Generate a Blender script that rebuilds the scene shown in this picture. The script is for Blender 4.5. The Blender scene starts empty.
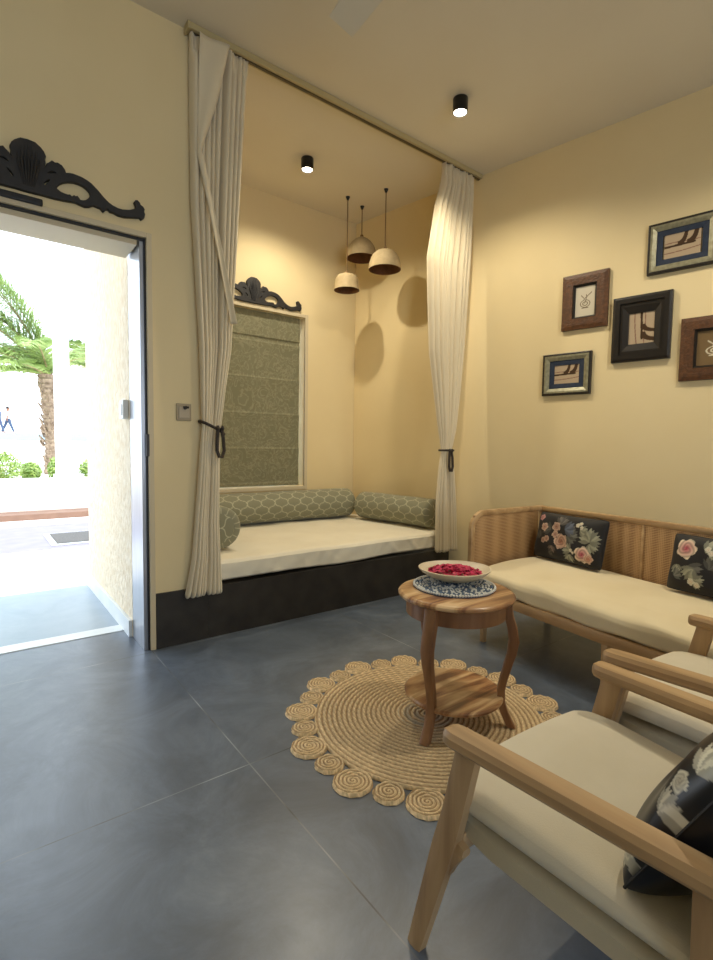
import bpy, bmesh, math, random
import numpy as np
from mathutils import Vector, Matrix
random.seed(7); rng = np.random.default_rng(7)
SC = bpy.context.scene; C = SC.collection
PI = math.pi

# ------------------------------------------------------------------ helpers
def lin(c):
    return tuple(((v/255)/12.92 if v/255 <= .04045 else ((v/255+.055)/1.055)**2.4) for v in c)
def rgba(c): return (*lin(c), 1)

def link(o, parent=None):
    C.objects.link(o)
    if parent: o.parent = parent
    return o
def tag(o, label=None, cat=None, group=None, kind=None):
    if label: o['label'] = label
    if cat: o['category'] = cat
    if group: o['group'] = group
    if kind: o['kind'] = kind
    return o
def thing(name, label, cat, loc=(0,0,0), rz=0, group=None):
    o = bpy.data.objects.new(name, None); o.empty_display_size = .05
    C.objects.link(o); o.location = loc; o.rotation_euler = (0,0,rz)
    return tag(o, label, cat, group)
def copy_tree(o, parent=None):
    c = o.copy(); C.objects.link(c)
    if parent: c.parent = parent
    for ch in list(o.children): copy_tree(ch, c)
    return c

class MB:
    def __init__(s): s.bm = bmesh.new()
    def box(s, x0,x1,y0,y1,z0,z1, bev=0, seg=2, M=None):
        t = bmesh.new(); bmesh.ops.create_cube(t, size=1)
        for v in t.verts:
            v.co = Vector(((x0+x1)/2+v.co.x*(x1-x0), (y0+y1)/2+v.co.y*(y1-y0), (z0+z1)/2+v.co.z*(z1-z0)))
        if bev: bmesh.ops.bevel(t, geom=t.edges[:], offset=bev, segments=seg, profile=.5, affect='EDGES')
        if M is not None: bmesh.ops.transform(t, matrix=M, verts=t.verts)
        s.add(t); return s
    def add(s, t):
        me = bpy.data.meshes.new('t'); t.to_mesh(me); t.free(); s.bm.from_mesh(me); bpy.data.meshes.remove(me)
    def loft(s, rings, cap=True, closed=False):
        vs = [[s.bm.verts.new(p) for p in r] for r in rings]; n = len(rings[0])
        R = len(vs)
        for i in range(R if closed else R-1):
            a, b = vs[i], vs[(i+1) % R]
            for j in range(n):
                k = (j+1) % n
                s.bm.faces.new((a[j], a[k], b[k], b[j]))
        if cap and not closed:
            s.bm.faces.new(vs[0][::-1]); s.bm.faces.new(vs[-1])
        return s
    def tube(s, pts, rad, n=10, cap=True):
        pts = [Vector(p) for p in pts]; rings = []
        rs = rad if hasattr(rad, '__len__') else [rad]*len(pts)
        prev = None
        for i, p in enumerate(pts):
            d = (pts[min(i+1,len(pts)-1)]-pts[max(i-1,0)]).normalized()
            if prev is None:
                a = d.orthogonal().normalized()
            else:
                a = (prev - d*prev.dot(d)).normalized()
            prev = a; b = d.cross(a)
            rings.append([p+(a*math.cos(2*PI*j/n)+b*math.sin(2*PI*j/n))*rs[i] for j in range(n)])
        return s.loft(rings, cap)
    def lathe(s, prof, n=48, cx=0, cy=0):
        rings = [[(cx+r*math.cos(2*PI*j/n), cy+r*math.sin(2*PI*j/n), z) for j in range(n)] for r, z in prof]
        return s.loft(rings, True)
    def bar(s, secs):   # secs: list of (centre, half-width vec, half-height vec) -> bevelled bar by loft of 8-gon
        rings = []
        for c, a, b in secs:
            c, a, b = Vector(c), Vector(a), Vector(b); k = .72
            rings.append([c+a*x+b*y for x, y in ((1,k*.6),(k,1),(-k,1),(-1,k*.6),(-1,-k*.6),(-k,-1),(k,-1),(1,-k*.6))])
        return s.loft(rings)
    def build(s, name, mat, parent=None, smooth=False, angle=35):
        bmesh.ops.recalc_face_normals(s.bm, faces=s.bm.faces)
        me = bpy.data.meshes.new(name); s.bm.to_mesh(me); s.bm.free()
        if smooth:
            for p in me.polygons: p.use_smooth = True
            if angle: me.set_sharp_from_angle(angle=math.radians(angle))
        me.materials.append(mat)
        return link(bpy.data.objects.new(name, me), parent)

def grid(name, P, mat, parent=None, col=None, wrapu=False, extra=None, add=True):
    """P[nv,nu,3] surface; col[nv,nu,3] print pattern"""
    nv, nu = P.shape[:2]
    idx = np.arange(nv*nu).reshape(nv, nu)
    iu = np.arange(nu if wrapu else nu-1); ju = (iu+1) % nu
    a = idx[:-1][:, iu]; b = idx[:-1][:, ju]; c = idx[1:][:, ju]; d = idx[1:][:, iu]
    F = np.stack([a,b,c,d], -1).reshape(-1,4)
    me = bpy.data.meshes.new(name); me.from_pydata(P.reshape(-1,3).tolist(), [], F.tolist())
    if col is not None:
        at = me.color_attributes.new('print', 'FLOAT_COLOR', 'POINT')
        cc = np.concatenate([col.reshape(-1,3), np.ones((nv*nu,1))], 1).astype(np.float32)
        at.data.foreach_set('color', cc.ravel())
    for p in me.polygons: p.use_smooth = True
    me.materials.append(mat); me.update()
    return link(bpy.data.objects.new(name, me), parent)

# ------------------------------------------------------------------ materials
def mat(name, base=(200,200,200), rough=.6, metal=0, emis=None, estr=0, spec=.5, sheen=0, trans=0, coat=0):
    m = bpy.data.materials.new(name); m.use_nodes = True
    b = m.node_tree.nodes['Principled BSDF']
    b.inputs['Base Color'].default_value = rgba(base); b.inputs['Roughness'].default_value = rough
    b.inputs['Metallic'].default_value = metal; b.inputs['Specular IOR Level'].default_value = spec
    b.inputs['Sheen Weight'].default_value = sheen; b.inputs['Transmission Weight'].default_value = trans
    b.inputs['Coat Weight'].default_value = coat
    if emis: b.inputs['Emission Color'].default_value = rgba(emis); b.inputs['Emission Strength'].default_value = estr
    return m
def N(m, t, **kw):
    n = m.node_tree.nodes.new(t)
    for k, v in kw.items():
        if k in n.inputs: n.inputs[k].default_value = v
        else: setattr(n, k, v)
    return n
def L(m, a, ao, b, bi): m.node_tree.links.new(a.outputs[ao], b.inputs[bi])
def BS(m): return m.node_tree.nodes['Principled BSDF']
def coords(m, scale=(1,1,1), rot=(0,0,0), out='Object'):
    tc = N(m,'ShaderNodeTexCoord'); mp = N(m,'ShaderNodeMapping'); mp.inputs['Scale'].default_value = scale
    mp.inputs['Rotation'].default_value = rot; L(m,tc,out,mp,'Vector'); return mp
def ramp(m, src, out, stops):
    r = N(m,'ShaderNodeValToRGB'); e = r.color_ramp.elements
    while len(e) < len(stops): e.new(.5)
    for i,(p,c) in enumerate(stops): e[i].position = p; e[i].color = rgba(c)
    L(m,src,out,r,'Fac'); return r
def bump(m, src, out, strength=.3, dist=.01):
    b = N(m,'ShaderNodeBump'); b.inputs['Strength'].default_value = strength; b.inputs['Distance'].default_value = dist
    L(m,src,out,b,'Height'); L(m,b,'Normal',BS(m),'Normal'); return b

def noisy(name, c0, c1, scale=6, rough=.7, bstr=.15, bdist=.004, bscale=None, stretch=(1,1,1), **kw):
    m = mat(name, c0, rough, **kw); mp = coords(m, stretch)
    n = N(m,'ShaderNodeTexNoise', Scale=scale, Detail=6.0); L(m,mp,'Vector',n,'Vector')
    r = ramp(m,n,'Fac',[(.3,c0),(.7,c1)]); L(m,r,'Color',BS(m),'Base Color')
    n2 = N(m,'ShaderNodeTexNoise', Scale=bscale or scale*8, Detail=4.0); L(m,mp,'Vector',n2,'Vector')
    if bstr: bump(m,n2,'Fac',bstr,bdist)
    return m
def wood(name, c0, c1, c2, axis='Y', scale=14, rough=.45, band=0):
    st = {'X':(.08,1,1),'Y':(1,.08,1),'Z':(1,1,.08)}[axis]
    m = mat(name, c1, rough); mp = coords(m, st)
    n = N(m,'ShaderNodeTexNoise', Scale=scale*2, Detail=6.0, Distortion=.6); L(m,mp,'Vector',n,'Vector')
    r = ramp(m,n,'Fac',[(.28,c0),(.5,c1),(.72,c2)]); L(m,r,'Color',BS(m),'Base Color')
    n2 = N(m,'ShaderNodeTexNoise', Scale=scale*9, Detail=3.0); L(m,mp,'Vector',n2,'Vector'); bump(m,n2,'Fac',.12,.002)
    return m
def printed(name, rough=.7, sheen=0, bstr=.15, bscale=300, spec=.3, coat=0):
    m = mat(name, (128,128,128), rough, spec=spec, sheen=sheen, coat=coat); a = N(m,'ShaderNodeAttribute'); a.attribute_name = 'print'
    L(m,a,'Color',BS(m),'Base Color')
    if bstr:
        mp = coords(m); n = N(m,'ShaderNodeTexNoise', Scale=bscale, Detail=2.0); L(m,mp,'Vector',n,'Vector'); bump(m,n,'Fac',bstr,.001)
    return m

M = {}
M['wall'] = noisy('cream_wall_paint', (225,205,158), (230,211,166), 1.6, .75, .08, .003, 40)
M['ceil'] = noisy('ceiling_paint', (220,211,192), (226,218,200), 1.2, .8, .06, .002, 40)
M['plaster'] = noisy('rough_outdoor_plaster', (232,212,178), (254,243,222), 42, .85, 1.0, .03, 55, (1,1,.45))
M['white_render'] = noisy('white_render', (238,236,228), (246,245,240), 3, .8, .1)
M['lavender'] = noisy('pale_paving', (136,131,147), (148,142,158), 5, .7, .1)
M['sunlit_pave'] = noisy('sunlit_paving', (236,232,228), (246,243,240), 4, .7, .1)  # near-white tone: sun brightness put into the paving colour
M['sand'] = noisy('pale_ground', (238,234,226), (250,246,238), .5, .9, .1)
M['brown_step'] = noisy('brown_step_tile', (124,94,78), (140,108,90), 6, .6, .1)
M['slate'] = None
def slate(name, seams=True):
    m = mat(name, (70,74,78), .4, spec=.85); mp = coords(m)
    n = N(m,'ShaderNodeTexNoise', Scale=2.6, Detail=12.0, Roughness=.72, Distortion=.8); L(m,mp,'Vector',n,'Vector')
    r = ramp(m,n,'Fac',[(.25,(68,76,88)),(.45,(83,93,107)),(.58,(96,107,122)),(.78,(122,133,147))] if seams else [(.25,(122,140,156)),(.4,(134,152,168)),(.6,(146,162,176)),(.78,(158,172,184))])  # seamless porch copy is paler and bluer: sky light put into its colour
    n2 = N(m,'ShaderNodeTexNoise', Scale=7.0, Detail=10.0, Roughness=.7, Distortion=.3); L(m,mp,'Vector',n2,'Vector')
    rr = ramp(m,n2,'Fac',[(.2,(142,142,142)),(.8,(172,172,172))]); L(m,rr,'Color',BS(m),'Roughness')
    last = r
    if seams:
        sx = N(m,'ShaderNodeSeparateXYZ'); L(m,mp,'Vector',sx,'Vector')
        def line(outp, off, period):
            a = N(m,'ShaderNodeMath', operation='SUBTRACT'); L(m,sx,outp,a,0); a.inputs[1].default_value = off-100*period
            b = N(m,'ShaderNodeMath', operation='MODULO'); L(m,a,0,b,0); b.inputs[1].default_value = period
            c = N(m,'ShaderNodeMath', operation='LESS_THAN'); L(m,b,0,c,0); c.inputs[1].default_value = .0045
            return c
        a = line('X', .766, 1.22); b = line('Y', SEAM_Y, 1.22)
        mx = N(m,'ShaderNodeMath', operation='MAXIMUM'); L(m,a,0,mx,0); L(m,b,0,mx,1)
        n3 = N(m,'ShaderNodeTexNoise', Scale=2.5, Detail=2.0); L(m,mp,'Vector',n3,'Vector')
        k = ramp(m,n3,'Fac',[(.42,(45,47,50)),(.6,(150,158,165))])
        mix = N(m,'ShaderNodeMix', data_type='RGBA'); L(m,mx,0,mix,0); L(m,r,'Color',mix,6); L(m,k,'Color',mix,7)
        L(m,mix,2,BS(m),'Base Color')
    else: L(m,r,'Color',BS(m),'Base Color')
    bump(m,n2,'Fac',.14,.004); return m
SEAM_Y = 1.615
M['slate'] = slate('slate_floor'); M['slate_skylit'] = slate('slate_skylit', False)
M['black_stone'] = noisy('black_stone', (36,33,30), (54,50,45), 8, .45, .12)
M['marble'] = noisy('pale_threshold', (214,220,222), (232,236,238), 5, .35, .02)
M['alu'] = noisy('brushed_steel', (168,172,180), (186,189,196), 3, .32, .05, .001, 60, (20,20,1), metal=.9)
M['frame_cream'] = mat('cream_frame', (205,190,158), .5)
M['black'] = mat('black_gasket', (22,20,20), .5)
M['carving'] = noisy('black_carved_wood', (26,24,24), (38,35,34), 30, .55, .2)
M['track'] = mat('cream_track', (188,172,128), .45)
def curtain_mat():
    m = noisy('cream_curtain_linen', (216,202,172), (226,212,182), 3, .85, .2, .002, 260, (1,1,.3), sheen=.3)
    return m
M['curtain'] = curtain_mat()
M['cord'] = noisy('dark_cord', (34,26,20), (60,48,36), 90, .6, .5, .004, 200)
M['sheet'] = noisy('cream_sheet', (226,218,196), (234,227,206), 4, .8, .35, .02, 5, sheen=.1)
M['bolster'] = printed('patterned_bolster_cloth', .75, .2)
def blind_mat():
    m = mat('damask_blind_cloth', (120,116,84), .8); mp = coords(m,(1,1,1))
    n = N(m,'ShaderNodeTexNoise', Scale=9.0, Detail=3.0, Distortion=2.6); L(m,mp,'Vector',n,'Vector')
    r = ramp(m,n,'Fac',[(.44,(118,115,88)),(.5,(140,136,108)),(.56,(121,118,91))]); L(m,r,'Color',BS(m),'Base Color')
    n2 = N(m,'ShaderNodeTexNoise', Scale=300.0); L(m,mp,'Vector',n2,'Vector'); bump(m,n2,'Fac',.15,.002)
    return m
M['blind'] = blind_mat()
M['clay'] = noisy('clay_shade', (168,148,110), (186,166,128), 20, .8, .3, .004)
M['clay_in'] = noisy('brown_shade_lining', (98,62,32), (120,78,42), 30, .7, .3)
M['rope'] = mat('lamp_cord', (120,92,56), .7)
M['lamp_black'] = mat('black_metal', (28,26,24), .35, metal=.3)
M['glow'] = mat('lit_lamp_glass', (255,250,240), .4, emis=(255,246,222), estr=40)
M['fan'] = mat('white_fan_blade', (218,212,196), .4)
M['oak'] = wood('oak_arm_wood', (148,118,82), (182,148,106), (200,168,126), 'Y', 9, .42)
M['oakz'] = wood('oak_leg_wood', (150,118,82), (178,146,106), (196,166,126), 'Z', 9, .45)
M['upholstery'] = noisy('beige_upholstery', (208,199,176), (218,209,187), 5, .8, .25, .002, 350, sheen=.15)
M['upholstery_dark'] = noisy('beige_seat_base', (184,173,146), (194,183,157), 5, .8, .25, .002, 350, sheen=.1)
M['sofa_cover'] = noisy('cream_sofa_cover', (222,206,168), (230,216,182), 4, .8, .3, .012, 7, sheen=.1)
M['sofa_wood'] = wood('sofa_rail_wood', (150,116,76), (180,146,102), (200,168,124), 'Y', 7, .5)
M['print_fab'] = printed('floral_print_cloth', .6, .1)
M['satin'] = printed('floral_satin', .33, .0, .05, 120, .5)
M['pict'] = printed('framed_print', .35, 0, 0)
M['rug'] = printed('braided_jute', .85, .1, .9, 140)
def cane():
    m = mat('woven_cane', (176,134,84), .55); mp = coords(m,(1,1,1))
    w1 = N(m,'ShaderNodeTexWave', wave_type='BANDS', bands_direction='Y', Scale=34.0); L(m,mp,'Vector',w1,'Vector')
    w2 = N(m,'ShaderNodeTexWave', wave_type='BANDS', bands_direction='Z', Scale=34.0); L(m,mp,'Vector',w2,'Vector')
    w3 = N(m,'ShaderNodeTexWave', wave_type='BANDS', bands_direction='X', Scale=34.0); L(m,mp,'Vector',w3,'Vector')
    a = N(m,'ShaderNodeMath', operation='MAXIMUM'); L(m,w1,'Fac',a,0); L(m,w2,'Fac',a,1)
    b = N(m,'ShaderNodeMath', operation='MULTIPLY'); L(m,w1,'Fac',b,0); L(m,w2,'Fac',b,1)
    c = N(m,'ShaderNodeMath', operation='ADD'); L(m,b,0,c,0); c2 = N(m,'ShaderNodeMath', operation='MULTIPLY'); L(m,w2,'Fac',c2,0); L(m,w3,'Fac',c2,1); L(m,c2,0,c,1)
    r = ramp(m,c,0,[(.15,(188,152,106)),(.62,(170,132,88)),(.9,(132,96,60))]); L(m,r,'Color',BS(m),'Base Color')
    bump(m,c,0,.4,-.002); return m
M['cane'] = cane()
def table_wood():
    m = mat('streaked_table_wood', (170,110,60), .3, coat=.2); mp = coords(m,(1.0,8.5,1),(0,0,math.radians(-28)))
    n = N(m,'ShaderNodeTexNoise', Scale=2.1, Detail=5.0, Distortion=.7); L(m,mp,'Vector',n,'Vector')
    r = ramp(m,n,'Fac',[(.38,(112,72,46)),(.45,(156,110,72)),(.52,(184,144,100)),(.6,(214,180,136))]); L(m,r,'Color',BS(m),'Base Color')
    return m
M['table'] = table_wood()
M['table_leg'] = wood('table_leg_wood', (108,72,46), (138,98,66), (162,122,86), 'Z', 8, .35)
M['bowl'] = noisy('pale_stone_bowl', (206,190,158), (222,208,180), 8, .4, .05)
M['petal'] = noisy('pink_rose_petal', (176,12,62), (216,40,96), 60, .6, 0)
M['bead_w'] = mat('pearly_bead', (214,214,208), .25)
M['bead_b'] = mat('blue_grey_bead', (92,108,128), .25)
M['leaf'] = noisy('palm_leaflet', (140,168,96), (176,192,118), 8, .5, 0)
M['stalk'] = noisy('palm_stalk', (150,130,92), (172,150,112), 10, .6, 0)
M['trunk'] = noisy('palm_bark', (112,92,74), (168,146,124), 14, .85, .8, .03, 24)
M['hedge'] = noisy('hedge_leaf', (112,146,58), (166,184,100), 12, .5, 0)
M['brown_frame'] = noisy('carved_brown_frame', (68,40,18), (98,60,28), 45, .5, .7, .006, 70)
M['dark_frame'] = noisy('dark_espresso_frame', (20,15,11), (30,23,17), 30, .4, .2)
M['champagne'] = noisy('champagne_moulding', (128,124,100), (162,158,132), 40, .35, .3, .002, 90, metal=.3)
M['navy'] = noisy('navy_mat', (24,36,56), (34,48,70), 50, .7, .1)
M['blackedge'] = mat('dark_edge', (36,30,24), .4)
M['switch'] = mat('beige_switch_plate', (168,152,122), .35)
M['chrome'] = mat('dark_knob', (60,58,56), .3, metal=.8)
M['glass'] = mat('window_glass', (255,255,255), .02, trans=1)
M['kerb'] = mat('grey_blue_kerb', (150,165,172), .7)
M['mat_in'] = noisy('grey_doormat', (86,84,82), (102,99,96), 60, .9, .4)
M['skin'] = mat('skin', (150,104,80), .6); M['shirt'] = mat('pale_shirt', (225,228,232), .8); M['trouser'] = mat('blue_trousers', (70,86,112), .8)
M['hair'] = mat('hair', (34,26,22), .7)
M['box_white'] = mat('white_plastic', (232,232,226), .5)

# ------------------------------------------------------------------ setting
def struct(o): o['kind'] = 'structure'; return o
Y1 = 2.871; ZC = 3.385
wd = Vector((-.1719, .9851, 0)); wn = Vector((.9851, .1719, 0)); W0 = Vector((3.39, Y1, 0))
def wr(s, z, out=0):            # point on the right wall: s metres along it from the corner, out metres into the room
    p = W0 + wd*s - wn*out; return Vector((p.x, p.y, z))
XL, YF = -3.0, -3.2
b = MB(); b.box(XL-.1, 4.7, YF-.1, 3.27, -.1, 0); struct(b.build('floor', M['slate']))
b = MB(); b.box(XL-.1, 4.7, YF-.1, 4.5, ZC, ZC+.12); struct(b.build('ceiling', M['ceil']))
# back wall with door opening and the alcove opening
DX0, DX1, DZ = -.24, .765, 2.23
b = MB()
b.box(XL, DX0, Y1, 3.13, 0, ZC); b.box(DX0, DX1, Y1, 3.13, DZ, ZC); b.box(DX1, 1.09, Y1, 3.13, 0, ZC)
struct(b.build('wall_back', M['wall']))
# right wall, slightly out of square, running on into the alcove
def quadprism(name, p0, p1, n, th, z0, z1, m):
    b = MB(); a0, a1 = Vector(p0), Vector(p1); n = Vector(n)*th
    rings = [[Vector((q.x,q.y,z)) for q in (a0, a1, a1+n, a0+n)] for z in (z0, z1)]
    b.loft(rings); return b.build(name, m)
struct(quadprism('wall_right', W0+wd*1.63, W0-wd*6.15, wn, .15, 0, ZC, M['wall']))
b = MB(); b.box(XL-.12, XL, YF, Y1+.2, 0, ZC); struct(b.build('wall_left', M['wall']))
b = MB()                       # wall behind the camera with a broad window opening
b.box(XL, -1.6, YF-.12, YF, 0, ZC); b.box(2.2, 4.6, YF-.12, YF, 0, ZC); b.box(-1.6, 2.2, YF-.12, YF, 0, .5); b.box(-1.6, 2.2, YF-.12, YF, 2.6, ZC)
struct(b.build('wall_front', M['wall']))
b = MB(); b.box(.80, .98, 3.13, 4.5, 0, ZC); struct(b.build('wall_alcove_left', M['wall']))
b = MB(); b.box(.735, .80, 3.13, 4.5, 0, ZC); struct(b.build('wall_outside', M['plaster']))
WX0, WX1, WZ0, WZ1 = 1.48, 2.56, .761, 2.358
b = MB()
b.box(.98, WX0, 4.20, 4.5, 0, ZC); b.box(WX1, 3.155, 4.20, 4.5, 0, ZC); b.box(WX0, WX1, 4.20, 4.5, 0, WZ0); b.box(WX0, WX1, 4.20, 4.5, WZ1, ZC)
struct(b.build('wall_alcove_back', M['wall']))
b = MB(); b.box(XL, .735, 3.13, 3.2, 3.3, ZC); struct(b.build('trim_2', M['white_render']))
# window frame and pane
w = struct(thing('window_1', None, None)); 
b = MB(); f = .035
b.box(WX0, WX0+f, 4.40, 4.45, WZ0, WZ1); b.box(WX1-f, WX1, 4.40, 4.45, WZ0, WZ1); b.box(WX0, WX1, 4.40, 4.45, WZ0, WZ0+f); b.box(WX0, WX1, 4.40, 4.45, WZ1-f, WZ1)
b.build('window_frame', M['frame_cream'], w)
b = MB(); b.box(WX0+f, WX1-f, 4.42, 4.43, WZ0+f, WZ1-f); b.build('pane', M['glass'], w)
b = MB(); c = .032
b.box(WX1, WX1+c, 4.188, 4.21, WZ0-c, WZ1+c, .003); b.box(WX0-c, WX0, 4.188, 4.21, WZ0-c, WZ1+c, .003)
b.box(WX0, WX1, 4.188, 4.21, WZ1, WZ1+c, .003); b.box(WX0, WX1, 4.188, 4.21, WZ0-c, WZ0, .003)
b.build('casing', M['frame_cream'], w)
# door frame
d = struct(thing('door_1', None, None))
b = MB(); b.box(DX1-.03, DX1-.001, 2.885, 3.127, 0, DZ-.001, .002); b.build('steel_jamb', M['alu'], d)
b = MB(); b.box(DX0+.04, DX1-.041, 2.885, 3.127, DZ-.04, DZ-.001, .002); b.build('header', M['frame_cream'], d)
b = MB(); b.box(DX0+.001, DX0+.04, 2.885, 3.127, 0, DZ-.001, .002); b.build('steel_jamb', M['alu'], d)
b = MB(); b.box(DX1-.010, DX1-.001, 2.872, 2.884, 0, DZ-.001); b.box(DX0+.001, DX1-.011, 2.872, 2.884, DZ-.014, DZ-.001); b.build('gasket', M['black'], d)
b = MB(); b.box(DX1, DX1+.028, 2.858, 2.8705, 0, DZ+.028, .003); b.box(DX0-.03, DX1, 2.858, 2.8705, DZ, DZ+.028, .003); b.build('casing', M['frame_cream'], d)
b = MB(); b.box(DX1-.012, DX1+.004, 2.856, 2.879, 1.08, 1.20, .002); b.build('strike_plate', M['chrome'], d)
b = MB(); b.box(DX0, DX1, 3.272, 3.385, -.05, .004, .002); struct(b.build('trim_1', M['marble']))
# skirting
b = MB(); b.box(.795, 1.091, 2.858, 2.8705, 0, .315, .001); struct(b.build('baseboard_back', M['black_stone']))
struct(quadprism('baseboard_right', wr(-.02,0,.001), wr(-6.0,0,.001), -wn, .014, 0, .10, M['black_stone']))

# ------------------------------------------------------------------ outdoors
b = MB(); b.box(-3, .735, 3.385, 4.52, -.1, -.002); struct(b.build('porch_slab', M['slate_skylit']))  # same slate as indoors, skylight painted in; ends at the building's shade edge
b = MB(); b.box(-8, 9, 4.52, 6.25, -.1, -.004); struct(b.build('paving_sunlit', M['sunlit_pave']))  # sunlit ground past the shade edge, brightness carried by its colour
b = MB(); b.box(-8, 9, 6.25, 8.15, -.1, -.004); struct(b.build('paving_lavender', M['lavender']))
b = MB(); b.box(-8, 9, 8.15, 8.75, -.1, -.004); struct(b.build('paving_strip', M['sunlit_pave']))
b = MB(); b.box(-8, 12, 8.75, 9.2, -.1, .085, .01); struct(b.build('garden_step', M['brown_step']))
b = MB(); b.box(-8, 12, 9.2, 9.42, -.1, .54, .005); b.box(-8, 12, 9.17, 9.45, .54, .575, .008); struct(b.build('wall_garden', M['white_render']))
b = MB(); b.box(-8, 12, 9.42, 16, -.1, .38); struct(b.build('planting_bed', M['sand']))
b = MB(); b.loft([[(x,16,.38),(x,39,1.22),(x,60,1.22),(x,60,-.1),(x,16,-.1)] for x in (-30, 60)]); struct(b.build('ground', M['sand']))
b = MB(); b.box(-30, 60, 40, 40.5, 1.2, 1.70); struct(b.build('kerb', M['kerb']))
b = MB(); b.box(-30, 60, 40.5, 70, 1.2, 1.69); struct(b.build('promenade', M['sand']))
b = MB(); b.box(.715, .7345, 3.14, 4.5, -.002, .10, .002); struct(b.build('trim_3', M['marble']))
t = thing('doormat', 'grey rectangular doormat with a pale rim on the paving outside the door', 'doormat', (1.05, 6.85, -.003))
b = MB(); b.box(-.37,.6,-.42,.42,.0,.012,.004); b.build('mat_rim', M['marble'], t)
b = MB(); b.box(-.31,.54,-.36,.36,.0121,.02,.004); b.build('mat_pad', M['mat_in'], t)
t = thing('column', 'smooth white column rising from the low garden wall', 'column', (1.175, 9.31, .576))
b = MB(); b.box(-.13,.13,-.11,.11,0,.06,.006); b.build('base', M['white_render'], t)
b = MB(); b.lathe([(.112,.06),(.112,3.6)], 32); b.build('shaft', M['white_render'], t, True)
b = MB(); b.box(-3,.79,3.14,3.2,0,.0,0) if False else None
t = thing('wall_box', 'small white box fixed on the rough outdoor wall beside the steel door jamb', 'box', (.715, 3.20, 1.345))
b = MB(); b.box(-.012,.018,-.05,.05,-.055,.055,.004); b.build('housing', M['box_white'], t)
b = MB(); b.box(-.017,-.0121,-.03,.03,-.03,.03,.002); b.build('cover', M['marble'], t)

def leaf_cloud(name, m, parent, centre, rad, n, size, seed):
    r = np.random.default_rng(seed); b = MB()
    for i in range(n):
        d = r.normal(size=3); d /= np.linalg.norm(d); k = r.uniform(.55,1.0)
        p = Vector(centre)+Vector((d[0]*rad[0]*k, d[1]*rad[1]*k, d[2]*rad[2]*k))
        a = Vector(r.normal(size=3)).normalized(); c = a.orthogonal().normalized(); q = a.cross(c); s = size*r.uniform(.6,1.2)
        vs = [b.bm.verts.new(p+v) for v in (-a*s, c*s*.38, a*s, -c*s*.38)]
        b.bm.faces.new(vs)
    return b.build(name, m, parent)
for i,(x,y,w_,h_,lab) in enumerate([(.36,10.4,.36,.52,'leafy green bush farthest left behind the low white garden wall'),
        (.86,10.9,.16,.34,'low green bush just left of the palm trunk behind the garden wall'),
        (1.24,10.3,.19,.46,'taller green bush beside the foot of the palm trunk'),
        (1.83,10.5,.26,.44,'green bush to the right of the white column, behind the garden wall')]):
    t = thing('bush', lab, 'bush', (x,y,.38), 0, 'bushes behind the garden wall')
    leaf_cloud('foliage', M['hedge'], t, (0,0,h_*.62), (w_,.3,h_*.55), 900, .045, 20+i)
    b = MB()
    for k in range(5): b.tube([(0,0,0),(.12*math.cos(k*1.3),.1*math.sin(k*1.3),h_*.7)], .008, 5)
    b.build('stem', M['stalk'], t)

def palm(loc, height, lab, seed, dirs):
    r = random.Random(seed)
    t = thing('palm_tree', lab, 'palm tree', loc, 0, 'palm trees beyond the garden wall')
    b = MB(); pts=[]; rs=[]
    for i in range(60):
        z = height*i/59; pts.append((.04*math.sin(z*2), 0, z)); rs.append((.15 if i<52 else .17)*(1+.16*((i%3)/2-.5)))
    b.tube(pts, rs, 16)
    for i in range(90):                          # old frond stubs
        z = height*(.12+.86*r.random()); a = r.uniform(0,2*PI)
        p = Vector((.13*math.cos(a), .13*math.sin(a), z)); q = p+Vector((math.cos(a)*.09, math.sin(a)*.09, .13))
        b.tube([p,q],[.035,.018],5)
    b.build('trunk', M['trunk'], t, False)
    for (az, el, ln, droop) in dirs:
        b = MB(); pts = []
        for i in range(15):
            s = i/14; ang = el - droop*s**1.4
            if i == 0: p = Vector((0,0,height-.05))
            else: p = pts[-1] + Vector((math.cos(az)*math.cos(ang), math.sin(az)*math.cos(ang), math.sin(ang)))*ln/14
            pts.append(p)
        b.tube(pts, [.022*(1-.85*i/14) for i in range(15)], 6)
        fr = b.build('frond', M['stalk'], t)
        b = MB(); K = 110
        for k in range(4, K):
            s = k/K*14; i = min(int(s),13); f_ = s-i; p = pts[i].lerp(pts[i+1], f_); d = (pts[i+1]-pts[i]).normalized()
            side = d.cross(Vector((0,0,1))).normalized(); up = side.cross(d).normalized()
            ll = ln*.27*math.sin(PI*min(1,(k/K)*.88+.1))**.6
            for sg in (-1,1):
                o = (side*sg*.80 + d*.55 + up*r.uniform(-.05,.35)).normalized()*ll
                tip = p+o+Vector((0,0,-.25*ll)); mid = p+o*.55; w_ = d*.011
                vs = [b.bm.verts.new(v) for v in (p-w_, p+w_, mid+w_*1.2, tip, mid-w_*1.2)]
                b.bm.faces.new(vs)
        b.build('leaflets', M['leaf'], fr)
    return t
palm((1.50,14,.38), 2.35, 'tall date palm with a rough trunk standing left of the white column', 3,
     [(PI*.98,1.42,3.4,1.1),(PI*1.06,1.28,3.3,.8),(PI*.9,1.5,2.7,.9),(PI*1.0,1.12,3.0,1.0),(PI*1.0,1.3,3.6,1.0),(PI*.96,.95,3.4,1.0),(PI*1.04,1.2,2.4,1.2),(PI*.93,.8,2.8,1.2),(PI*1.1,.62,2.4,1.4),(PI*1.05,.95,3.2,1.1),(PI*1.25,.4,2.2,1.3),(PI*.8,.5,2.4,1.2),(PI*1.4,.9,2.0,1.5),
      (PI*.6,.9,2.2,1.4),(PI*.3,1.0,2.0,1.4),(.1,1.2,1.6,1.6),(-.4,.9,1.6,1.5),(PI*.97,.3,2.0,1.2)])
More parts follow.
